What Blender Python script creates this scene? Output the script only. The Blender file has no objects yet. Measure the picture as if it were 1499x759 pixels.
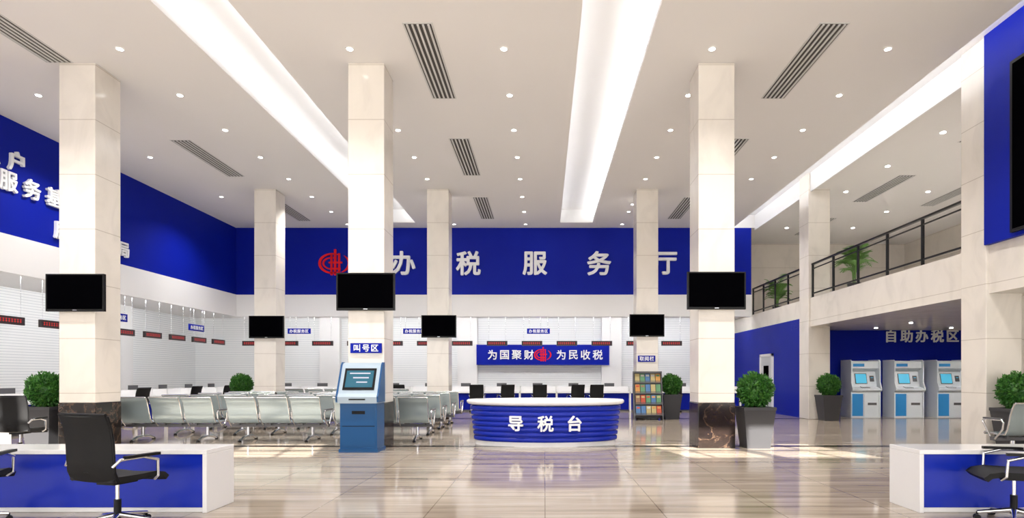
import bpy, math, random
from mathutils import Vector, Matrix
random.seed(7)
S=bpy.context.scene
try:
    S.view_settings.view_transform='Standard'
except Exception: pass

# ------------------------------------------------------------ materials
def mat(name,col,rough=.5,metal=0,emit=None,es=1.0,spec=.5,coat=0):
    m=bpy.data.materials.new(name); m.use_nodes=True
    b=m.node_tree.nodes['Principled BSDF']
    b.inputs['Base Color'].default_value=(*col,1); b.inputs['Roughness'].default_value=rough
    b.inputs['Metallic'].default_value=metal; b.inputs['Specular IOR Level'].default_value=spec
    b.inputs['Coat Weight'].default_value=coat
    if emit:
        b.inputs['Emission Color'].default_value=(*emit,1); b.inputs['Emission Strength'].default_value=es
    return m
def N(m,t,**k):
    n=m.node_tree.nodes.new(t)
    for a,v in k.items(): setattr(n,a,v)
    return n
def L(m,a,b): m.node_tree.links.new(a,b)
def pos(m,scale=(1,1,1),rot=(0,0,0)):
    g=N(m,'ShaderNodeNewGeometry'); mp=N(m,'ShaderNodeMapping')
    mp.inputs['Scale'].default_value=scale; mp.inputs['Rotation'].default_value=rot
    L(m,g.outputs['Position'],mp.inputs['Vector']); return mp.outputs['Vector']
def ramp(m,src,stops):
    r=N(m,'ShaderNodeValToRGB'); e=r.color_ramp.elements
    e[0].position=stops[0][0]; e[0].color=(*stops[0][1],1)
    e[1].position=stops[-1][0]; e[1].color=(*stops[-1][1],1)
    for p,c in stops[1:-1]:
        x=e.new(p); x.color=(*c,1)
    L(m,src,r.inputs['Fac']); return r.outputs['Color']
def mul(m,a,b,fac=1.0):
    x=N(m,'ShaderNodeMix',data_type='RGBA',blend_type='MULTIPLY'); x.inputs[0].default_value=fac
    L(m,a,x.inputs[6]); L(m,b,x.inputs[7]); return x.outputs[2]
def stripes(m,axis,period,width,dark=(.7,.7,.7)):
    g=N(m,'ShaderNodeNewGeometry'); s=N(m,'ShaderNodeSeparateXYZ'); L(m,g.outputs['Position'],s.inputs[0])
    d=N(m,'ShaderNodeMath',operation='DIVIDE'); L(m,s.outputs[axis],d.inputs[0]); d.inputs[1].default_value=period
    f=N(m,'ShaderNodeMath',operation='FRACT'); L(m,d.outputs[0],f.inputs[0])
    c=N(m,'ShaderNodeMath',operation='LESS_THAN'); L(m,f.outputs[0],c.inputs[0]); c.inputs[1].default_value=width/period
    return ramp(m,c.outputs[0],[(0,(1,1,1)),(1,dark)])
def BS(m): return m.node_tree.nodes['Principled BSDF']

M={}
# floor : wood-vein marble, polished
m=M['floor']=mat('wood_vein_marble',(.5,.45,.4),.085,spec=.55)
n=N(m,'ShaderNodeTexNoise'); n.inputs['Scale'].default_value=1.0; n.inputs['Detail'].default_value=6; n.inputs['Roughness'].default_value=.65; n.inputs['Distortion'].default_value=.5
L(m,pos(m,(.35,5.5,1),(0,0,.06)),n.inputs['Vector'])
c=ramp(m,n.outputs['Fac'],[(.25,(.19,.14,.10)),(.42,(.35,.285,.225)),(.55,(.455,.385,.315)),(.75,(.60,.53,.455))])
c=mul(m,c,stripes(m,0,1.2,.012,(.60,.56,.52))); c=mul(m,c,stripes(m,1,.8,.012,(.60,.56,.52)))
L(m,c,BS(m).inputs['Base Color'])
# cream marble columns
def cream(name,base,rough):
    m=mat(name,base,rough)
    n=N(m,'ShaderNodeTexNoise'); n.inputs['Scale'].default_value=1.6; n.inputs['Detail'].default_value=9; n.inputs['Distortion'].default_value=1.2
    L(m,pos(m,(1,1,.6)),n.inputs['Vector'])
    lo=tuple(v*.91 for v in base); hi=tuple(min(1,v*1.03) for v in base)
    c=ramp(m,n.outputs['Fac'],[(.3,lo),(.5,base),(.7,hi)])
    c=mul(m,c,stripes(m,2,1.06,.014,(.70,.67,.64)))
    L(m,c,BS(m).inputs['Base Color']); return m
M['cream']=cream('cream_marble',(.77,.725,.665),.14)
M['creamwall']=cream('cream_wall',(.70,.65,.59),.35)
# emperador base
m=M['emp']=mat('emperador_marble',(.03,.02,.02),.12)
n=N(m,'ShaderNodeTexNoise'); n.inputs['Scale'].default_value=2.6; n.inputs['Detail'].default_value=12; n.inputs['Roughness'].default_value=.62; n.inputs['Distortion'].default_value=.5
L(m,pos(m,(1,1,1),(.5,.6,.3)),n.inputs['Vector'])
L(m,ramp(m,n.outputs['Fac'],[(.3,(.008,.006,.006)),(.49,(.016,.011,.010)),(.505,(.12,.075,.05)),(.52,(.02,.013,.011)),(.8,(.012,.009,.008))]),BS(m).inputs['Base Color'])
# ceiling
m=M['ceil']=mat('ceiling_paint',(.79,.775,.77),.8)
n=N(m,'ShaderNodeTexNoise'); n.inputs['Scale'].default_value=.4; L(m,pos(m),n.inputs['Vector'])
L(m,ramp(m,n.outputs['Fac'],[(.3,(.785,.77,.765)),(.7,(.80,.785,.78))]),BS(m).inputs['Base Color'])
m=M['blue']=mat('royal_blue_panel',(.003,.012,.30),.5,spec=.12)
n=N(m,'ShaderNodeTexNoise'); n.inputs['Scale'].default_value=.5; L(m,pos(m),n.inputs['Vector'])
L(m,ramp(m,n.outputs['Fac'],[(.3,(.002,.010,.29)),(.7,(.003,.014,.33))]),BS(m).inputs['Base Color'])
m=M['blind']=mat('white_roller_blind',(.84,.86,.88),.6)
L(m,mul(m,ramp(m,pos(m),[(0,(.88,.90,.92)),(1,(.88,.90,.92))]),stripes(m,2,.085,.018,(.74,.76,.79))),BS(m).inputs['Base Color'])
M['white']=mat('white_paint',(.82,.82,.83),.4)
M['gloss']=mat('white_gloss',(.86,.86,.87),.15)
M['letter']=mat('letter_white',(.88,.89,.92),.35)
M['black']=mat('black_plastic',(.008,.008,.009),.4,spec=.2)
M['screen']=mat('black_screen',(.001,.001,.0015),.35,spec=.0)
M['rail']=mat('black_metal',(.01,.01,.01),.35,metal=.3)
M['chrome']=mat('chrome',(.75,.77,.8),.15,metal=1)
M['steel']=mat('blue_steel',(.48,.60,.66),.25,metal=.65)
M['leather']=mat('black_mesh_fabric',(.012,.012,.013),.6,spec=.2)
M['grey']=mat('grey_plastic',(.10,.10,.11),.45)
M['pot']=mat('charcoal_pot',(.045,.045,.05),.4,spec=.3)
M['soil']=mat('soil',(.03,.02,.012),.9)
m=M['leaf']=mat('leaf_green',(.03,.13,.015),.5)
n=N(m,'ShaderNodeTexNoise'); n.inputs['Scale'].default_value=14; L(m,pos(m),n.inputs['Vector'])
L(m,ramp(m,n.outputs['Fac'],[(.3,(.012,.07,.008)),(.55,(.04,.17,.02)),(.75,(.12,.30,.04))]),BS(m).inputs['Base Color'])
M['palm']=mat('palm_green',(.13,.28,.06),.5)
M['red']=mat('emblem_red',(.75,.008,.015),.5,spec=.2)
M['led']=mat('led_housing',(.02,.012,.015),.4)
M['ledred']=mat('led_red_text',(.3,.01,.01),.5,emit=(1,.02,.02),es=.4)
M['deskblue']=mat('desk_blue',(.006,.025,.42),.25,spec=.3)
M['kblue']=mat('kiosk_blue',(.012,.085,.24),.3,spec=.4)
M['ksilver']=mat('kiosk_silver',(.45,.56,.66),.28,metal=.2)
M['kscreen']=mat('kiosk_display',(.01,.05,.08),.2,emit=(.02,.2,.3),es=.5)
M['atm']=mat('atm_white',(.72,.77,.82),.35)
M['atmblue']=mat('atm_blue',(.03,.25,.6),.35)
M['atmscr']=mat('atm_display',(.05,.3,.5),.2,emit=(.1,.5,.65),es=.6)
M['cove']=mat('cove_strip',(1,1,1),.5,emit=(1,.99,.97),es=13)
M['coveR']=mat('cove_strip_side',(1,1,1),.5,emit=(1,.99,.97),es=22)
M['down']=mat('downlight_glow',(1,1,1),.5,emit=(1,.98,.94),es=12)
M['fill_strip']=mat('hidden_fill_glow',(1,1,1),.5,emit=(1,.99,.98),es=26)  # emitter for the added fill strips behind the bands
M['vent']=mat('vent_frame',(.62,.62,.62),.6)
M['ventd']=mat('vent_dark',(.07,.065,.06),.8)
M['pave']=mat('paving',(.55,.54,.52),.8)
M['door']=mat('door_grey',(.55,.57,.6),.4)
mags=[mat('magazine_%d'%i,c,.5) for i,c in enumerate([(.5,.08,.04),(.08,.2,.42),(.5,.42,.2),(.12,.3,.15),(.6,.6,.56),(.3,.17,.1),(.6,.3,.08)])]
for i,k in enumerate(mags): M['mag%d'%i]=k

# ------------------------------------------------------------ builder
class B:
    def __init__(s): s.v=[];s.f=[];s.m=[];s.mats=[];s.sm=[]
    def mi(s,k):
        if k not in s.mats: s.mats.append(k)
        return s.mats.index(k)
    def add(s,vs,fs,k,smooth=False,T=None):
        o=len(s.v)
        for v in vs:
            v=Vector(v)
            s.v.append(tuple(T@v) if T else tuple(v))
        i=s.mi(k)
        for f in fs: s.f.append([o+a for a in f]); s.m.append(i); s.sm.append(smooth)
    def box(s,x0,x1,y0,y1,z0,z1,k,T=None):
        x0,x1=min(x0,x1),max(x0,x1); y0,y1=min(y0,y1),max(y0,y1); z0,z1=min(z0,z1),max(z0,z1)
        vs=[(x,y,z) for x in(x0,x1) for y in(y0,y1) for z in(z0,z1)]
        s.add(vs,[(0,1,3,2),(4,6,7,5),(0,4,5,1),(2,3,7,6),(0,2,6,4),(1,5,7,3)],k,False,T)
    def cyl(s,p0,p1,r0,k,r1=None,seg=12,T=None,caps=True):
        if r1 is None:r1=r0
        p0=Vector(p0);p1=Vector(p1);d=(p1-p0).normalized()
        a=d.orthogonal().normalized();b=d.cross(a)
        vs=[]
        for p,r in((p0,r0),(p1,r1)):
            for i in range(seg):
                t=2*math.pi*i/seg; vs.append(p+a*r*math.cos(t)+b*r*math.sin(t))
        s.add(vs,[(i,(i+1)%seg,seg+(i+1)%seg,seg+i) for i in range(seg)],k,True,T)
        if caps: s.add(vs,[tuple(range(seg))[::-1],tuple(range(seg,2*seg))],k,False,T)
    def tube(s,pts,r,k,seg=8,T=None):
        for a,b in zip(pts[:-1],pts[1:]): s.cyl(a,b,r,k,seg=seg,T=T)
        for p in pts[1:-1]: s.ball(p,r,k,T=T)
    def ball(s,c,r,k,T=None,nu=10,nv=6,sc=(1,1,1)):
        vs=[]
        for j in range(nv+1):
            ph=math.pi*j/nv
            for i in range(nu):
                t=2*math.pi*i/nu
                vs.append((c[0]+r*sc[0]*math.sin(ph)*math.cos(t),c[1]+r*sc[1]*math.sin(ph)*math.sin(t),c[2]+r*sc[2]*math.cos(ph)))
        s.add(vs,[(j*nu+i,(j+1)*nu+i,(j+1)*nu+(i+1)%nu,j*nu+(i+1)%nu) for j in range(nv) for i in range(nu)],k,True,T)
    def prism(s,poly,x0,x1,k,T=None):   # poly in (y,z)
        n=len(poly); vs=[(x0,y,z) for y,z in poly]+[(x1,y,z) for y,z in poly]
        s.add(vs,[(i,(i+1)%n,n+(i+1)%n,n+i) for i in range(n)]+[tuple(range(n))[::-1],tuple(range(n,2*n))],k,False,T)
    def ribbon(s,prof,x0,x1,th,k,T=None,curve=0,nx=6):
        n=len(prof); nor=[]
        for i in range(n):
            a=prof[max(0,i-1)];b=prof[min(n-1,i+1)]
            d=Vector((b[0]-a[0],b[1]-a[1])).normalized(); nor.append(Vector((-d.y,d.x)))
        vs=[]
        for side in(0,1):
            for j in range(nx+1):
                x=x0+(x1-x0)*j/nx; u=2*j/nx-1
                for i,(y,z) in enumerate(prof):
                    o=nor[i]*(th*side+curve*u*u); vs.append((x,y+o.x,z+o.y))
        W=(nx+1)*n; fs=[]
        for side in(0,1):
            for j in range(nx):
                for i in range(n-1):
                    q=[side*W+j*n+i,side*W+j*n+i+1,side*W+(j+1)*n+i+1,side*W+(j+1)*n+i]
                    fs.append(q if side else q[::-1])
        s.add(vs,fs,k,True,T); e=[]
        for j in range(nx):
            for i in(0,n-1): e.append((j*n+i,(j+1)*n+i,W+(j+1)*n+i,W+j*n+i))
        for i in range(n-1):
            for j in(0,nx): e.append((j*n+i,j*n+i+1,W+j*n+i+1,W+j*n+i))
        s.add(vs,e,k,False,T)
    def mesh(s,name):
        me=bpy.data.meshes.new(name); me.from_pydata(s.v,[],s.f)
        for k in s.mats: me.materials.append(M[k])
        me.polygons.foreach_set('material_index',s.m); me.polygons.foreach_set('use_smooth',s.sm)
        me.update(); return me
    def obj(s,name,loc=(0,0,0),rz=0,parent=None,bevel=0):
        return place(name,s.mesh(name),loc,rz,parent,bevel)
def place(name,me,loc=(0,0,0),rz=0,parent=None,bevel=0):
    o=bpy.data.objects.new(name,me); S.collection.objects.link(o); o.location=loc; o.rotation_euler=(0,0,rz)
    if parent: o.parent=parent
    if bevel:
        b=o.modifiers.new('bevel','BEVEL'); b.width=bevel; b.segments=2; b.limit_method='ANGLE'
    return o
def BX(name,x0,x1,y0,y1,z0,z1,k,bevel=0):
    b=B(); cx,cy,cz=(x0+x1)/2,(y0+y1)/2,(z0+z1)/2
    b.box(x0-cx,x1-cx,y0-cy,y1-cy,z0-cz,z1-cz,k); return b.obj(name,(cx,cy,cz),bevel=bevel)

def glyph(ch,size,ext):
    cu=bpy.data.curves.new('g','FONT'); cu.body=ch; cu.size=size; cu.extrude=ext
    cu.align_x='CENTER'; cu.align_y='CENTER'; cu.resolution_u=3
    o=bpy.data.objects.new('g',cu); S.collection.objects.link(o)
    bpy.context.view_layer.update()
    me=bpy.data.meshes.new_from_object(o.evaluated_get(bpy.context.evaluated_depsgraph_get()))
    vs=[v.co.copy() for v in me.vertices]; fs=[tuple(p.vertices) for p in me.polygons]
    bpy.data.objects.remove(o); bpy.data.meshes.remove(me)
    if vs:
        cx=(min(v.x for v in vs)+max(v.x for v in vs))/2; cy=(min(v.y for v in vs)+max(v.y for v in vs))/2
        vs=[Vector((v.x-cx,v.y-cy,v.z)) for v in vs]
    return vs,fs
def write(b,chars,places,size,k,ext=.03,bold=.018,facing=0):
    """places = list of (x,y,z) ; facing: rotation about z (0 = faces -Y)"""
    for ch,p in zip(chars,places):
        rz=facing
        if len(p)==4: rz=p[3]
        vs,fs=glyph(ch,size,ext)
        d=bold*size
        for q,(ox,oy) in enumerate(((0,0),(d,0),(-d,0),(0,d),(0,-d),(d*.7,d*.7),(-d*.7,d*.7),(d*.7,-d*.7),(-d*.7,-d*.7))):
            T=Matrix.Translation(p[:3])@Matrix.Rotation(rz,4,'Z')@Matrix.Rotation(math.pi/2,4,'X')@Matrix.Translation((ox,oy,q*.0006))
            b.add(vs,fs,k,False,T)

# ------------------------------------------------------------ shell
ZC=7.46; YB=27.5; XL=-16; XR=16.5; YF=-2; ZS=4.05
BX('floor',XL-.2,XR+.2,YF-.2,YB+.2,-.2,0,'floor')
b=B()
for y in (11.83,19.6): b.box(XL,XR,y,y+.24,.0,.004,'emp')
b.obj('trim_1')
BX('outside_paving',-40,40,-45,YF-.2,-.25,-.02,'pave')
# ceiling with light coves
b=B()
for x0,x1 in((-12.8,-6.35),(-5.1,.62),(1.9,7.7)): b.box(x0,x1,YF,23.65,ZC,ZC+.04,'ceil')
b.box(-12.8,7.7,23.65,24.7,ZC,ZC+.04,'ceil')
b.box(8.65,XR+.2,YF,YB+.2,ZC,ZC+.04,'ceil')
b.box(7.7,8.65,24.55,YB+.2,ZC,ZC+.04,'ceil')
b.obj('ceiling')
def cove(x0,x1,y1,zt=7.98,side=.28,r=True):
    b=B()
    a=x0-side; c=x1+(side if r else 0)
    b.box(a-.05,c+.05,YF,y1+.05,zt,zt+.05,'white')
    b.box(a-.05,a,YF,y1+.05,ZC+.04,zt,'white'); b.box(c,c+.05,YF,y1+.05,ZC+(.04 if r else -.09),zt,'white')
    b.box(a,c,y1,y1+.05,ZC+(.04 if r else 0),zt,'white')
    b.box(x0-.03,x0,YF,y1,ZC+.04,ZC+.10,'white')
    if r:
        b.box(x1,x1+.03,YF,y1,ZC+.04,ZC+.10,'white')
        b.box(x1+.08,x1+.18,YF+.1,y1-.1,ZC+.05,ZC+.08,'cove')
        b.box(x0-.09,x0-.07,YF+.1,y1-.1,ZC+.05,ZC+.06,'cove')
    else: b.box(x0-.16,x0-.08,YF+.1,y1-.1,ZC+.05,ZC+.08,'coveR')
    return b.obj('ceiling_light_cove')
cove(-6.35,-5.1,23.65); cove(.62,1.9,23.65); cove(7.7,8.6,24.5,r=False)
# left side
BX('wall_left',XL-.2,XL,YF,YB,0,ZS,'blind')
BX('ceiling_soffit_left',XL-.2,-12.8,YF,YB,ZS,ZS+.1,'white')
BX('wall_left_upper',-12.8,-12.6,YF,24.6,4.72,ZC,'blue')
BX('trim_left_band',-12.8,-12.55,YF,24.55,3.83,4.72,'white')
# back side
BX('wall_back',XL-.2,XR+.2,YB,YB+.2,0,ZS,'blind')
BX('wall_back_mezzanine',8.4,XR+.2,YB,YB+.2,ZS,ZC+.6,'creamwall')
BX('ceiling_soffit_back',-12.8,8.45,24.7,YB,ZS,ZS+.1,'white')
BX('wall_back_upper',-12.6,8.45,24.5,24.7,4.72,ZC,'blue')
BX('trim_back_band',-12.55,8.45,24.45,24.7,3.83,4.72,'white')
BX('wall_mezzanine_return',8.25,8.45,24.7,YB,3.93,ZC,'creamwall')
b=B()
for x in(-10.2,-3.95,-.0+2.6,7.6): b.box(x,x+.9,27.2,27.5,0,ZS,'white')
for y in(9,15.5,22): b.box(XL,XL+.3,y,y+.9,0,ZS,'white')
b.obj('wall_pilasters')
# glowing strips added unseen behind the fascia bands to brighten the blinds
b=B()
b.box(-12.84,-12.8,0,24.2,3.88,3.98,'fill_strip'); b.box(-12.4,8.1,24.7,24.74,3.88,3.98,'fill_strip')
b.obj('added_fill_strips')
# right side : mezzanine
b=B()
b.box(8.6,XR,12.3,21,3.0,3.93,'cream'); b.box(8.6,XR,YF,12.3,3.0,3.93,'cream')
b.box(8.6,XR,21,YB,3.33,3.93,'cream'); b.obj('mezzanine_floor')
BX('wall_right',XR,XR+.2,YF,YB,0,ZC+.6,'creamwall')
BX('wall_right_upper',8.5,8.75,YF,11.6,3.93,7.98,'blue')
BX('wall_service_zone',9.24,XR,21,21.2,0,3.0,'blue')
BX('wall_right_lower',8.6,8.8,20.1,YB,0,3.33,'blue')
BX('wall_side_room',9.24,XR,11.9,12.1,0,3.0,'creamwall')
# door in the blue side wall
b=B()
b.box(8.56,8.6,22.6,23.7,0,2.15,'door'); b.box(8.53,8.6,22.5,22.6,0,2.25,'gloss'); b.box(8.53,8.6,23.7,23.8,0,2.25,'gloss'); b.box(8.53,8.6,22.5,23.8,2.15,2.25,'gloss')
b.box(8.545,8.56,22.9,23.4,1.3,1.8,'screen')
b.cyl((8.50,23.55,1.0),(8.50,23.55,1.15),.015,'chrome'); b.obj('door_1')
# front facade (behind the camera): glazed, clerestory shaped for the sun patches, canopy added to shade
b=B()
b.box(XL,XR,YF-.2,YF,5.9,6.2,'white'); b.box(XL,XR,YF-.2,YF,7.32,8.1,'white')
b.box(-1.3,5.2,YF-.2,YF,6.2,7.32,'white')  # unseen blank infill added to keep sun off reception desk and kiosk
x=XL
while x<XR+.1:
    b.box(x-.12,x+.12,YF-.2,YF,0,8.0,'white'); x+=3.25
x=XL
while x<XR:
    b.box(x-.03,x+.03,YF-.15,YF-.05,0,7.4,'rail'); x+=1.0833
b.box(XL,XR,YF-.15,YF-.05,2.7,2.8,'rail'); b.box(XL,XR,YF-.12,YF-.06,6.7,6.76,'rail')
b.obj('window_1')
BX('added_sun_blocker',-19,19,-10.2,YF-.2,6.0,6.15,'white')  # unseen slab added to keep sun out of the lower glazing

# ------------------------------------------------------------ columns
def column(x0,y0,base=True,zt=ZC,sign=None):
    b=B(); w=.70
    if base:
        b.box(-.36,.36,-.36,.36,0,.88,'emp'); b.box(-.35,.35,-.35,.35,.88,zt,'cream')
    else: b.box(-.35,.35,-.35,.35,0,zt,'cream')
    return b.obj('marble_column',(x0+.35,y0+.35,0),bevel=.012)
for y in(11.6,19.4):
    for x in(-9.39,-3.80,2.98): column(x,y)
column(8.54,11.6,False,7.98); column(8.54,19.4,False,7.98)

# TVs
tv=B()
tv.box(-.56,.56,-.03,.03,-.36,.36,'black'); tv.box(-.53,.53,-.034,-.03,-.315,.335,'screen')
tv.box(-.2,.2,.03,.07,-.2,.2,'black'); tv.box(-.04,.04,-.036,-.034,-.34,-.33,'chrome')
tvm=tv.mesh('wall_television')
for x,y,z in((-9.0,11.52,3.0),(-3.43,11.52,3.02),(3.3,11.52,3.04),(-8.95,19.32,2.98),(-3.4,19.32,3.0),(3.3,19.32,3.03)):
    place('wall_television',tvm,(x,y,z),bevel=.006)

# vents
def vent(xc,y0,y1,w=.46):
    b=B(); l=(y1-y0)/2
    b.box(-w/2-.03,w/2+.03,-l-.03,l+.03,-.008,.0,'vent'); b.box(-w/2,w/2,-l,l,-.012,-.008,'ventd')
    n=5
    for i in range(n):
        x=-w/2+(i+.5)*w/n; b.box(x-.018,x+.018,-l,l,-.026,-.012,'vent')
    b.obj('ceiling_vent',(xc,(y0+y1)/2,ZC))
for xc in(-2.18,4.98):
    for y in(5.2,10.3,15.3,20.3): vent(xc,y,y+2.75)
for y in(8.8,15.4,20.6): vent(-9.35,y,y+2.75)
for y in(12.8,18.1,23.0): vent(10.95,y,y+2.7)
vent(13.6,18.6,21.3)

# downlights
b=B()
xs=[-10.9,-7.85,-3.6,-.75,3.1,6.35]
for i,x in enumerate(xs):
    for j in range(11):
        y=5.6+1.83*j
        if i in(0,) and j%2: continue
        if any(abs(x-cx)<.5 and abs(y-cy)<.5 for cx in(-9.04,-3.45,3.33) for cy in(11.95,19.75)): y+=.9
        b.cyl((x,y,ZC-.012),(x,y,ZC),.08,'gloss',seg=16); b.cyl((x,y,ZC-.016),(x,y,ZC-.012),.055,'down',seg=16)
for x in(9.9,12.6):
    for j in range(6):
        y=12.5+2.4*j; b.cyl((x,y,ZC-.016),(x,y,ZC),.06,'down',seg=12)
for x in(11.0,13.5):
    for y in(15,18,19.9): b.cyl((x,y,2.985),(x,y,3.0),.05,'down',seg=12)  # discs under the slab, added with the terminal fill lamps
b.obj('ceiling_downlights')
def spot(x,y,z,e,size=2.3):
    ld=bpy.data.lights.new('downlight_lamp','SPOT'); ld.energy=e; ld.spot_size=size; ld.spot_blend=.8; ld.shadow_soft_size=.12; ld.color=(1,.965,.92)
    lo=bpy.data.objects.new('downlight_lamp',ld); lo.location=(x,y,z); S.collection.objects.link(lo)
for x in(-10.9,-7.85,-3.6,-.75,3.1,6.35):
    for y in(9.3,14.8,20.4): spot(x,y,ZC-.05,600)
for x in(11.0,13.5):
    spot(x,18.0,2.95,230,2.9); spot(x,15,2.95,110)  # fill lamps added under the slab to brighten the terminals
for y in(13,17.3,22.5): spot(12.6,y,ZC-.05,600)

# ------------------------------------------------------------ emblem
def emblem(b,cx,y,cz,s,k='red',d=.05):
    def arc(rx,rz,a0,a1,w0,w1,ox=0,n=40):
        vs=[]
        for i in range(n+1):
            t=a0+(a1-a0)*i/n; w=(w0+(w1-w0)*math.sin(math.pi*i/n))*s
            for rr in(-w,w):
                for yy in(0,-d): vs.append((cx+ox*s+(rx*s+rr)*math.cos(t),y+yy,cz+(rz*s+rr)*math.sin(t)))
        fs=[]
        for i in range(n):
            o=4*i
            for a,c in((0,1),(1,3),(3,2),(2,0)): fs.append((o+a,o+c,o+4+c,o+4+a))
        b.add(vs,fs,k)
    D=math.radians
    arc(.46,.34,D(55),D(305),.012,.045,-.06)
    arc(.31,.20,D(60),D(300),.01,.032,-.08)
    arc(.5,.36,D(-62),D(50),.01,.045,.02)
    for x,h0,h1,w in((-.1,-.42,.3,.035),(.03,-.42,.5,.04),(.17,-.42,.36,.035)):
        b.box(cx+(x-w)*s,cx+(x+w)*s,y-d,y,cz+h0*s,cz+h1*s,k)
    b.box(cx-.2*s,cx+.28*s,y-d*1.05,y,cz-.0*s,cz+.06*s,k); b.box(cx-.15*s,cx+.22*s,y-d*1.05,y,cz-.22*s,cz-.16*s,k)
b=B()
write(b,'办税服务厅',[(x,24.45,6.0) for x in(-5.75,-3.1,-.39,2.23,4.91)],1.02,'letter',.045,.024)
b.obj('hall_name_lettering')
b=B(); emblem(b,-8.57,24.495,6.0,1.15); b.obj('tax_emblem')
b=B(); R=math.pi/2
XW=-12.56
write(b,'纳税人户',[(XW,14.25-.68*(3-i),6.5) for i in range(4)],.50,'letter',.035,.024,R)
write(b,'国家税务服务基',[(XW,15.35-.66*(6-i),5.97) for i in range(7)],.50,'letter',.035,.024,R)
write(b,'服务税务局',[(XW,15.6+.57*i,5.17) for i in range(5)],.48,'letter',.035,.024,R)
b.obj('wall_slogan_lettering')
# slogan board on the back wall
b=B(); b.box(-3.07,2.93,27.08,27.18,1.9,2.82,'blue')
write(b,'为国聚财',[(-2.35+.55*i,27.05,2.36) for i in range(4)],.46,'letter',.02,.018)
write(b,'为民收税',[(.75+.55*i,27.05,2.36) for i in range(4)],.46,'letter',.02,.018)
emblem(b,-.08,27.08,2.36,.7,'red',.03)
for x in(-2.5,2.4): b.box(x-.05,x+.05,27.18,27.495,2.3,2.4,'grey')
b.obj('slogan_board')
# zone text
b=B(); write(b,'自助办税区',[(12.12+.54*i,20.975,2.80) for i in range(5)],.46,'letter',.012,.024); b.obj('self_service_lettering')
# column signs
def sign(txt,x,y,z,w,h,sz,rz=0,hang=0):
    b=B(); b.box(-w/2,w/2,-.02,.02,-h/2,h/2,'blue'); n=len(txt); p=w*.86/n
    write(b,txt,[((i-(n-1)/2)*p,-.022,0) for i in range(n)],sz,'letter',.004,.018)
    if hang:
        for sx in(-w*.4,w*.4): b.cyl((sx,0,h/2),(sx,0,hang-z),.006,'chrome',seg=6)
    b.obj('hanging_zone_sign' if hang else 'column_sign',(x,y,z),rz)
sign('叫号区',-3.44,11.575,1.94,.60,.19,.15)
sign('取阅栏',3.3,19.37,1.96,.56,.2,.15)
for x in(-10.2,-5.4,-.25): sign('办税服务区',x,24.95,3.27,.95,.22,.15,0,ZS-.01)
sign('办税服务区',-13.0,22.4,3.2,.95,.24,.15,R,ZS-.01)
sign('办税服务区',-13.0,18.2,3.2,.95,.24,.15,R,ZS-.01)
# LED displays
led=B(); led.box(-.43,.43,-.04,.04,-.1,.1,'led')
for i in range(9): 
    x=-.36+.08*i
    led.box(x,x+.05,-.043,-.04,.025,.04,'ledred'); led.box(x+.018,x+.032,-.043,-.04,-.045,.045,'ledred'); led.box(x,x+.05,-.043,-.04,-.03,-.015,'ledred')
for sx in(-.35,.35): led.cyl((sx,0,.1),(sx,0,ZS-2.78),.006,'chrome',seg=6)
ledm=led.mesh('led_display')
for i in range(14): place('led_display',ledm,(-12.2+1.46*i,25.1,2.77))
for i in range(9): place('led_display',ledm,(-13.1,13.3+1.35*i,2.77),R)

# ------------------------------------------------------------ reception desk
b=B()
def ell(rx,ry,z,n=96): return [(rx*math.cos(2*math.pi*i/n),ry*math.sin(2*math.pi*i/n),z) for i in range(n)]
def lathe(prof,k,n=96,smooth=True):
    rings=[]
    for rx,ry,z in prof: rings+=ell(rx,ry,z,n)
    b.add(rings,[(j*n+i,j*n+(i+1)%n,(j+1)*n+(i+1)%n,(j+1)*n+i) for j in range(len(prof)-1) for i in range(n)],k,smooth)
lathe([(1.46,.74,0),(1.46,.74,.09),(1.40,.70,.09)],'gloss',smooth=False)
prof=[];nr=7
for r in range(nr):
    z0=.09+r*(.72/nr); z1=z0+.72/nr
    e=.02+.012*r
    prof+=[(1.43+e,.71+e,z0),(1.47+e,.75+e,z0+.012),(1.475+e,.755+e,(z0+z1)/2),(1.47+e,.75+e,z1-.02),(1.43+e,.71+e,z1-.008)]
lathe(prof,'deskblue')
lathe([(1.5,.78,.81),(1.60,.87,.83),(1.635,.90,.86),(1.635,.90,.90),(1.61,.88,.92),(1.18,.5,.92),(1.16,.48,.9),(1.16,.48,.0)],'gloss')
write(b,'导税台',[(x,-(math.sqrt(1-(x/1.53)**2)*.83)-.012,.47,math.atan(x*.83/1.53**2/math.sqrt(1-(x/1.53)**2))) for x in(-.58,0,.57)],.32,'letter',.02,.024)
b.obj('reception_desk',(.02,12.5,0))

# ------------------------------------------------------------ kiosk
b=B()
b.box(-.36,.36,-.27,.27,0,.06,'kblue'); b.box(-.34,.34,-.25,.25,.06,.90,'kblue')
b.box(-.30,.30,-.256,-.25,.12,.84,'kblue'); b.box(-.3,.3,-.26,-.256,.475,.485,'black')
b.box(-.12,.12,-.262,-.25,.70,.76,'black')
b.prism([(-.33,.90),(-.35,1.02),(-.30,1.08),(-.05,1.60),(.02,1.65),(.14,1.65),(.25,1.55),(.25,.90)],-.36,.36,'ksilver')
b.prism([(-.34,.92),(-.36,1.03),(-.31,1.09),(-.06,1.61),(.0,1.66),(.10,1.66),(.12,.92)],-.39,-.36,'kblue'); b.prism([(-.34,.92),(-.36,1.03),(-.31,1.09),(-.06,1.61),(.0,1.66),(.10,1.66),(.12,.92)],.36,.39,'kblue')
ang=math.atan2(.25,.52)
T=Matrix.Translation((0,-.175,1.34))@Matrix.Rotation(-ang,4,'X')
b.box(-.29,.29,-.015,.0,-.22,.22,'black',T); b.box(-.25,.25,-.02,-.015,-.17,.17,'kscreen',T)
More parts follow.
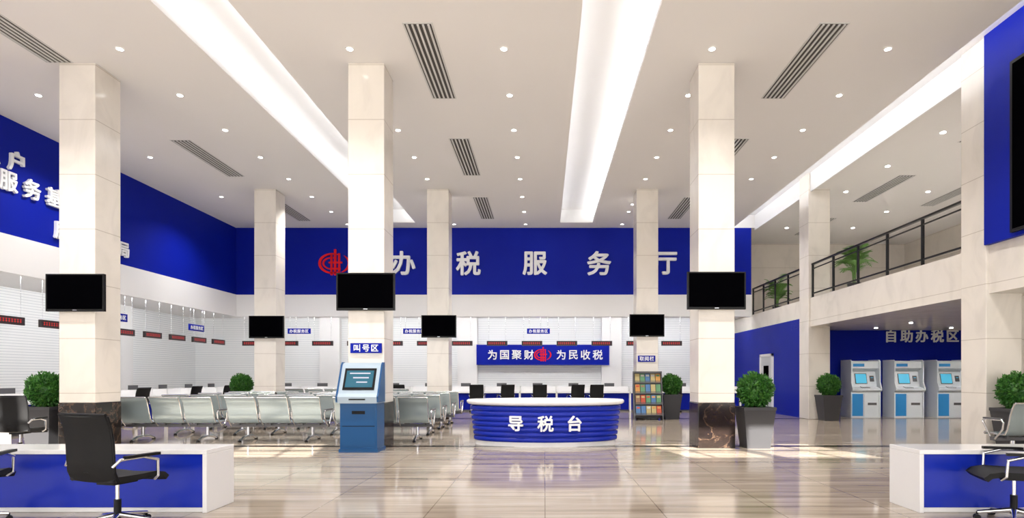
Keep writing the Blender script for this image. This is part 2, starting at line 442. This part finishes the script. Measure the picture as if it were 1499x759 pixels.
for i in range(3): b.box(-.19+.07*i,.19-.02*i,-.022,-.02,.1-.09*i,.125-.09*i,'ksilver',T)
b.box(-.15,.15,-.355,-.33,.96,.985,'black')
b.obj('queue_ticket_kiosk',(-3.41,11.25,0),bevel=.012)

# ------------------------------------------------------------ waiting benches
b=B(); P=.68
prof=[(.27,.40),(.25,.43),(.10,.42),(-.08,.40),(-.20,.42),(-.25,.50),(-.28,.60),(-.31,.72),(-.35,.84),(-.40,.93),(-.43,.95)]
for i in(-1,0,1):
    x0=i*P-.30;x1=i*P+.30
    b.ribbon(prof,x0,x1,.018,'steel',curve=.0)
    for xx in(x0,x1): b.tube([(xx,y,z) for y,z in prof],.016,'chrome',seg=8)
    b.cyl((x0,-.43,.95),(x1,-.43,.95),.016,'chrome'); b.cyl((x0,.27,.40),(x1,.27,.40),.016,'chrome')
    b.box(x0+.1,x0+.14,-.1,.1,.34,.41,'grey'); b.box(x1-.14,x1-.1,-.1,.1,.34,.41,'grey')
b.box(-1.05,1.05,-.05,.05,.30,.36,'grey')
for xx in(-.70,.70):
    b.cyl((xx,0,.08),(xx,0,.31),.035,'chrome')
    b.tube([(xx,-.36,.03),(xx,-.2,.09),(xx,0,.11),(xx,.2,.09),(xx,.36,.03)],.028,'chrome')
    for yy in(-.36,.36): b.cyl((xx,yy,0),(xx,yy,.035),.035,'black')
for xx in(-1.04,-.34,.34,1.04):
    b.tube([(xx,-.05,.33),(xx,-.22,.5),(xx,-.24,.62),(xx,-.2,.66),(xx,.2,.66),(xx,.23,.62),(xx,.05,.36)],.016,'chrome')
    b.box(xx-.025,xx+.025,-.2,.2,.665,.69,'grey')
bm=b.mesh('waiting_bench')
for y in(13.0,14.5,16.0,17.5):
    for x in(-8.0,-5.72,-3.45):
        place('waiting_bench',bm,(x,y,0))
place('waiting_bench',bm,(-8.0,21.2,0)); place('waiting_bench',bm,(-5.7,21.2,0))
place('waiting_bench',bm,(8.70,10.25,0))

# ------------------------------------------------------------ plants
def sq(z,h): return [(-h,-h,z),(h,-h,z),(h,h,z),(-h,h,z)]
def potb(b,h,wb,wt):
    vs=sq(0,wb)+sq(h-.06,wt-.01)+sq(h-.06,wt)+sq(h,wt)+sq(h,wt-.04)+sq(h-.07,wt-.05)
    b.add(vs,[(j*4+i,j*4+(i+1)%4,(j+1)*4+(i+1)%4,(j+1)*4+i) for j in range(5) for i in range(4)]+[(3,2,1,0)],'pot')
    b.add(sq(h-.07,wt-.05),[(0,1,2,3)],'soil')
def leaf(b,p,d,l,w,k):
    d=d.normalized(); s=d.cross(Vector((random.uniform(-1,1),random.uniform(-1,1),random.uniform(-1,1)))).normalized()*w
    n=d.cross(s).normalized()*w*.5
    b.add([p,p+d*l*.45+s+n,p+d*l,p+d*l*.45-s+n],[(0,1,2),(0,2,3)],k)
b=B(); potb(b,.80,.22,.31)
b.cyl((0,0,.7),(0,0,1.0),.03,'soil')
b.ball((0,0,1.12),.27,'leaf')
for i in range(2300):
    d=Vector((random.gauss(0,1),random.gauss(0,1),random.gauss(0,1))).normalized()
    r=random.uniform(.22,.325)*(1+.1*math.sin(7*d.x+3*d.z)*math.cos(5*d.y))
    p=Vector((0,0,1.12))+d*r
    leaf(b,p,d+Vector((random.uniform(-.8,.8),random.uniform(-.8,.8),random.uniform(-.5,.9))),random.uniform(.05,.085),random.uniform(.016,.026),'leaf')
pm=b.mesh('potted_topiary')
for x,y in((-9.88,11.9),(4.12,11.75),(8.95,18.9),(4.14,19.65),(-9.9,19.6),(8.80,11.15)):
    o=place('potted_topiary',pm,(x,y,0))
def palm(x,y,z,sc=1.2):
    b=B(); b.cyl((0,0,0),(0,0,.32),.15,'pot',.2,seg=20); b.cyl((0,0,.3),(0,0,.322),.17,'soil',seg=20)
    for k in range(4): b.cyl((.03*math.cos(k*1.6),.03*math.sin(k*1.6),.3),(.07*math.cos(k*1.6),.07*math.sin(k*1.6),1.0),.016,'palm')
    for i in range(32):
        a=i*2.4+random.uniform(-.2,.2); ln=random.uniform(.7,1.0)*sc; lift=random.uniform(.6,1.35)
        prev=None; h0=random.uniform(.45,1.0)
        for j in range(15):
            t=j/14; r=ln*t*.62*(1.15-.4*lift)+.03*t; zz=h0+lift*ln*t*1.0-.65*ln*t*t
            p=Vector((r*math.cos(a),r*math.sin(a),zz))
            if prev is not None:
                b.cyl(prev,p,.008,'palm',seg=4,caps=False)
                if j>2:
                    f=(p-prev).normalized(); sd=f.cross(Vector((0,0,1))).normalized()
                    for sg in(-1,1):
                        dd=(f*.7+sd*sg+Vector((0,0,-.25))).normalized(); l=.30*math.sin(math.pi*min(1,t*.85+.12)); w=f*.026
                        b.add([p-w,p+dd*l,p+w],[(0,1,2)],'palm')
            prev=p
    b.obj('potted_palm',(x,y,z))
palm(9.5,18.4,3.93); palm(9.55,24.6,3.93)

# ------------------------------------------------------------ railing
def railing(y0,y1):
    b=B()
    L_=y1-y0
    b.box(-.035,.035,0,L_,1.06,1.11,'rail'); b.box(-.015,.015,0,L_,.92,.95,'rail'); b.box(-.015,.015,0,L_,.12,.16,'rail')
    n=max(1,round(L_/1.35))
    for i in range(n+1):
        y=L_*i/n; y=min(max(y,.03),L_-.03); b.box(-.025,.025,y-.03,y+.03,0,1.08,'rail')
    b.obj('mezzanine_railing',(8.66,y0,3.93))
railing(12.32,19.38); railing(20.12,24.9)

# big screen on right upper wall
b=B(); b.box(-.06,0,0,6.2,0,3.1,'black'); b.box(-.065,-.06,.06,6.14,.06,3.04,'screen'); b.obj('large_wall_screen',(8.5,4.68,4.0))

# ------------------------------------------------------------ ATMs
b=B()
pr=[(-.33,.0),(-.33,.86),(-.42,.92),(-.42,.98),(-.20,1.04),(-.08,1.56),(-.30,1.66),(-.30,1.88),(-.24,1.92),(.35,1.92),(.35,.0)]
b.prism(pr,-.46,.46,'atm')
for xa,xb in((-.50,-.46),(.46,.50)):
    b.prism([(-.36,0),(-.36,.86),(-.45,.92),(-.45,1.0),(-.36,1.2),(-.36,1.9),(-.28,1.95),(.35,1.95),(.35,0)],xa,xb,'atm')
b.box(-.46,-.08,-.335,-.33,.05,.80,'atmblue'); b.box(.08,.38,-.338,-.33,.42,.50,'grey')
b.box(-.05,-.03,-.35,-.33,.05,.8,'atm')
b.box(-.40,-.02,-.305,-.30,1.72,1.82,'atmblue')
T=Matrix.Translation((0,-.145,1.31))@Matrix.Rotation(-math.atan2(.12,.52),4,'X')
b.box(-.26,.14,-.02,0,-.18,.18,'grey',T); b.box(-.24,.12,-.025,-.02,-.16,.16,'atmscr',T)
b.box(.24,.38,-.02,0,-.10,.10,'grey',T); b.box(.27,.35,-.025,-.02,.02,.04,'atmscr',T)
T=Matrix.Translation((0,-.31,1.015))@Matrix.Rotation(.26,4,'X')
b.box(-.14,.14,-.07,.07,0,.012,'grey',T)
for i in range(4):
    for j in range(3): b.box(-.12+.065*i,-.075+.065*i,-.055+.04*j,-.03+.04*j,.012,.02,'atm',T)
am=b.mesh('self_service_terminal')
for x in(10.82,12.28,13.72,15.2): place('self_service_terminal',am,(x,20.55,0),bevel=.012)

# ------------------------------------------------------------ magazine rack
b=B()
for sx in(-.46,.43): b.prism([(-.2,0),(-.2,.1),(.12,1.55),(.2,1.55),(.2,0)],sx,sx+.03,'grey')
b.box(-.46,.46,.17,.2,.05,1.55,'grey'); b.box(-.44,.44,-.02,.19,1.5,1.55,'grey')
for t in range(4):
    z=.18+.34*t; y=-.14+.075*t
    b.box(-.43,.43,y-.03,y+.17,z-.03,z,'grey'); b.box(-.43,.43,y-.04,y-.03,z-.03,z+.05,'grey')
    for i in range(5):
        T=Matrix.Translation((-.33+.165*i,y,z+.145))@Matrix.Rotation(-.25,4,'X')
        b.box(-.072,.072,-.01,.01,-.14,.13,'mag%d'%random.randrange(7),T); b.box(-.05,.05,-.012,-.01,.04,.10,'mag%d'%random.randrange(7),T)
b.obj('magazine_rack',(3.3,19.12,0))

# ------------------------------------------------------------ office chair
b=B()
for i in range(5):
    a=2*math.pi*i/5+.3; c,s_=math.cos(a),math.sin(a)
    b.cyl((0,0,.12),(.3*c,.3*s_,.075),.026,'chrome',.017); 
    for o in(-.016,.016):
        q=Vector((-s_,c,0))*o; p=Vector((.3*c,.3*s_,.028)); b.cyl(p+q-Vector((-s_,c,0))*.009,p+q+Vector((-s_,c,0))*.009,.028,'black')
    b.cyl((.3*c,.3*s_,.03),(.3*c,.3*s_,.08),.008,'black')
b.cyl((0,0,.08),(0,0,.26),.03,'black'); b.cyl((0,0,.24),(0,0,.43),.018,'chrome')
b.box(-.1,.1,-.12,.12,.41,.445,'black')
b.ribbon([(-.25,.46),(-.20,.445),(0,.44),(.18,.445),(.25,.43),(.28,.40)],-.25,.25,.05,'leather',curve=.01)
b.ribbon([(-.24,.47),(-.275,.55),(-.285,.68),(-.29,.80),(-.31,.93),(-.35,1.05)],-.26,.26,.022,'leather',curve=-.035)
for sx in(-.26,.26):
    b.tube([(sx*.9,.18,.43),(sx*1.12,.16,.47),(sx*1.15,.15,.62),(sx*1.15,.0,.665),(sx*1.12,-.22,.66),(sx*1.0,-.27,.60)],.014,'chrome')
    b.box(sx*1.15-.025,sx*1.15+.025,-.18,.16,.665,.69,'black')
    b.tube([(sx*.99,-.21,.46),(sx*.99,-.245,.55),(sx*.99,-.255,.68),(sx*.99,-.26,.80),(sx*.99,-.28,.93),(sx*.99,-.315,1.05)],.014,'black')
b.cyl((-.26,-.33,1.06),(.26,-.33,1.06),.014,'black')
b.prism([(-.30,.55),(-.05,.40),(-.02,.43),(-.27,.60)],-.03,.03,'black')
cm=b.mesh('office_chair')
place('office_chair',cm,(-3.95,5.55,0),-.25)
place('office_chair',cm,(-5.4,5.6,0),.35)
place('office_chair',cm,(4.5,5.75,0),1.25)
place('office_chair',cm,(-9.0,10.3,0),.2)
for x in(-2.6,-1.5,-.2,1.2,1.95,-5.6,5.0): place('office_chair',cm,(x,23.2,-.0),random.uniform(-.4,.4))
for y in(14.2,17.0,19.6,21.6): place('office_chair',cm,(-11.65,y,0),R+random.uniform(-.3,.3))

# ------------------------------------------------------------ desks (front)
def desk(x0,x1):
    b=B(); w=x1-x0; H=.645
    b.box(0,w,0,.54,H-.045,H,'gloss')
    b.box(w-.045,w,0,.54,0,H-.045,'gloss'); b.box(0,.045,0,.54,0,H-.045,'gloss')
    b.box(.045,w-.045,.03,.06,.05,H-.045,'deskblue'); b.box(.045,w-.045,.04,.06,0,.05,'gloss')
    b.obj('counter_desk',(x0,6.12,0),bevel=.005)
desk(-8.2,-3.447); desk(3.83,8.2)

# ------------------------------------------------------------ service counters
mon=B(); mon.box(-.2,.2,-.02,.02,.08,.34,'grey'); mon.box(-.185,.185,-.022,-.02,.10,.325,'screen'); mon.box(-.02,.02,0,.04,.02,.2,'grey'); mon.box(-.1,.1,-.06,.08,0,.02,'grey')
mm=mon.mesh('computer_monitor')
def counter(n):
    b=B()
    for i in range(n):
        x=i*1.46
        b.box(x,x+1.42,.08,.12,.06,.72,'blue'); b.box(x,x+1.46,0,.75,.72,.77,'gloss'); b.box(x-.02,x+.04,.0,.75,0,.98,'gloss')
        b.box(x,x+1.46,.45,.49,.77,.98,'gloss')
    b.box(n*1.46-.02,n*1.46+.04,0,.75,0,.98,'gloss'); b.box(0,n*1.46,.1,.14,0,.06,'grey')
    return b
c1=counter(13).obj('service_counter',(-11.2,23.8,0))
c2=counter(8).obj('service_counter',(-12.2,12.1,0),R)
for i in range(13): place('computer_monitor',mm,(-10.5+1.46*i,24.43,.772),math.pi+random.uniform(-.15,.15))
for i in range(8): place('computer_monitor',mm,(-12.82,12.85+1.46*i,.772),R+math.pi)
b=B(); b.box(0,1.6,0,.6,.72,.77,'gloss'); b.box(0,1.6,.05,.09,.04,.72,'blue'); b.box(0,.05,0,.6,0,.72,'gloss'); b.box(1.55,1.6,0,.6,0,.72,'gloss')
b.obj('side_table',(-12.0,11.1,0))

# ------------------------------------------------------------ lights
W=bpy.data.worlds.new('sky'); S.world=W; W.use_nodes=True
bg=W.node_tree.nodes['Background']; bg.inputs[0].default_value=(1,.985,.965,1); bg.inputs[1].default_value=3.3
sl=bpy.data.lights.new('sun','SUN'); sl.energy=26; sl.angle=.008; sl.color=(1,.95,.86)
so=bpy.data.objects.new('sun',sl); S.collection.objects.link(so); so.location=(5,-20,15)
so.rotation_euler=Vector((-.22,1,-.504)).to_track_quat('-Z','Y').to_euler()

cd=bpy.data.cameras.new('camera'); co=bpy.data.objects.new('camera',cd); S.collection.objects.link(co)
co.location=(0,0,1.4); co.rotation_euler=(math.pi/2,0,0)
cd.sensor_width=36; cd.lens=36*878/1499; cd.shift_x=-47.5/1499; cd.shift_y=171.5/1499; cd.clip_start=.05; cd.clip_end=200
S.camera=co
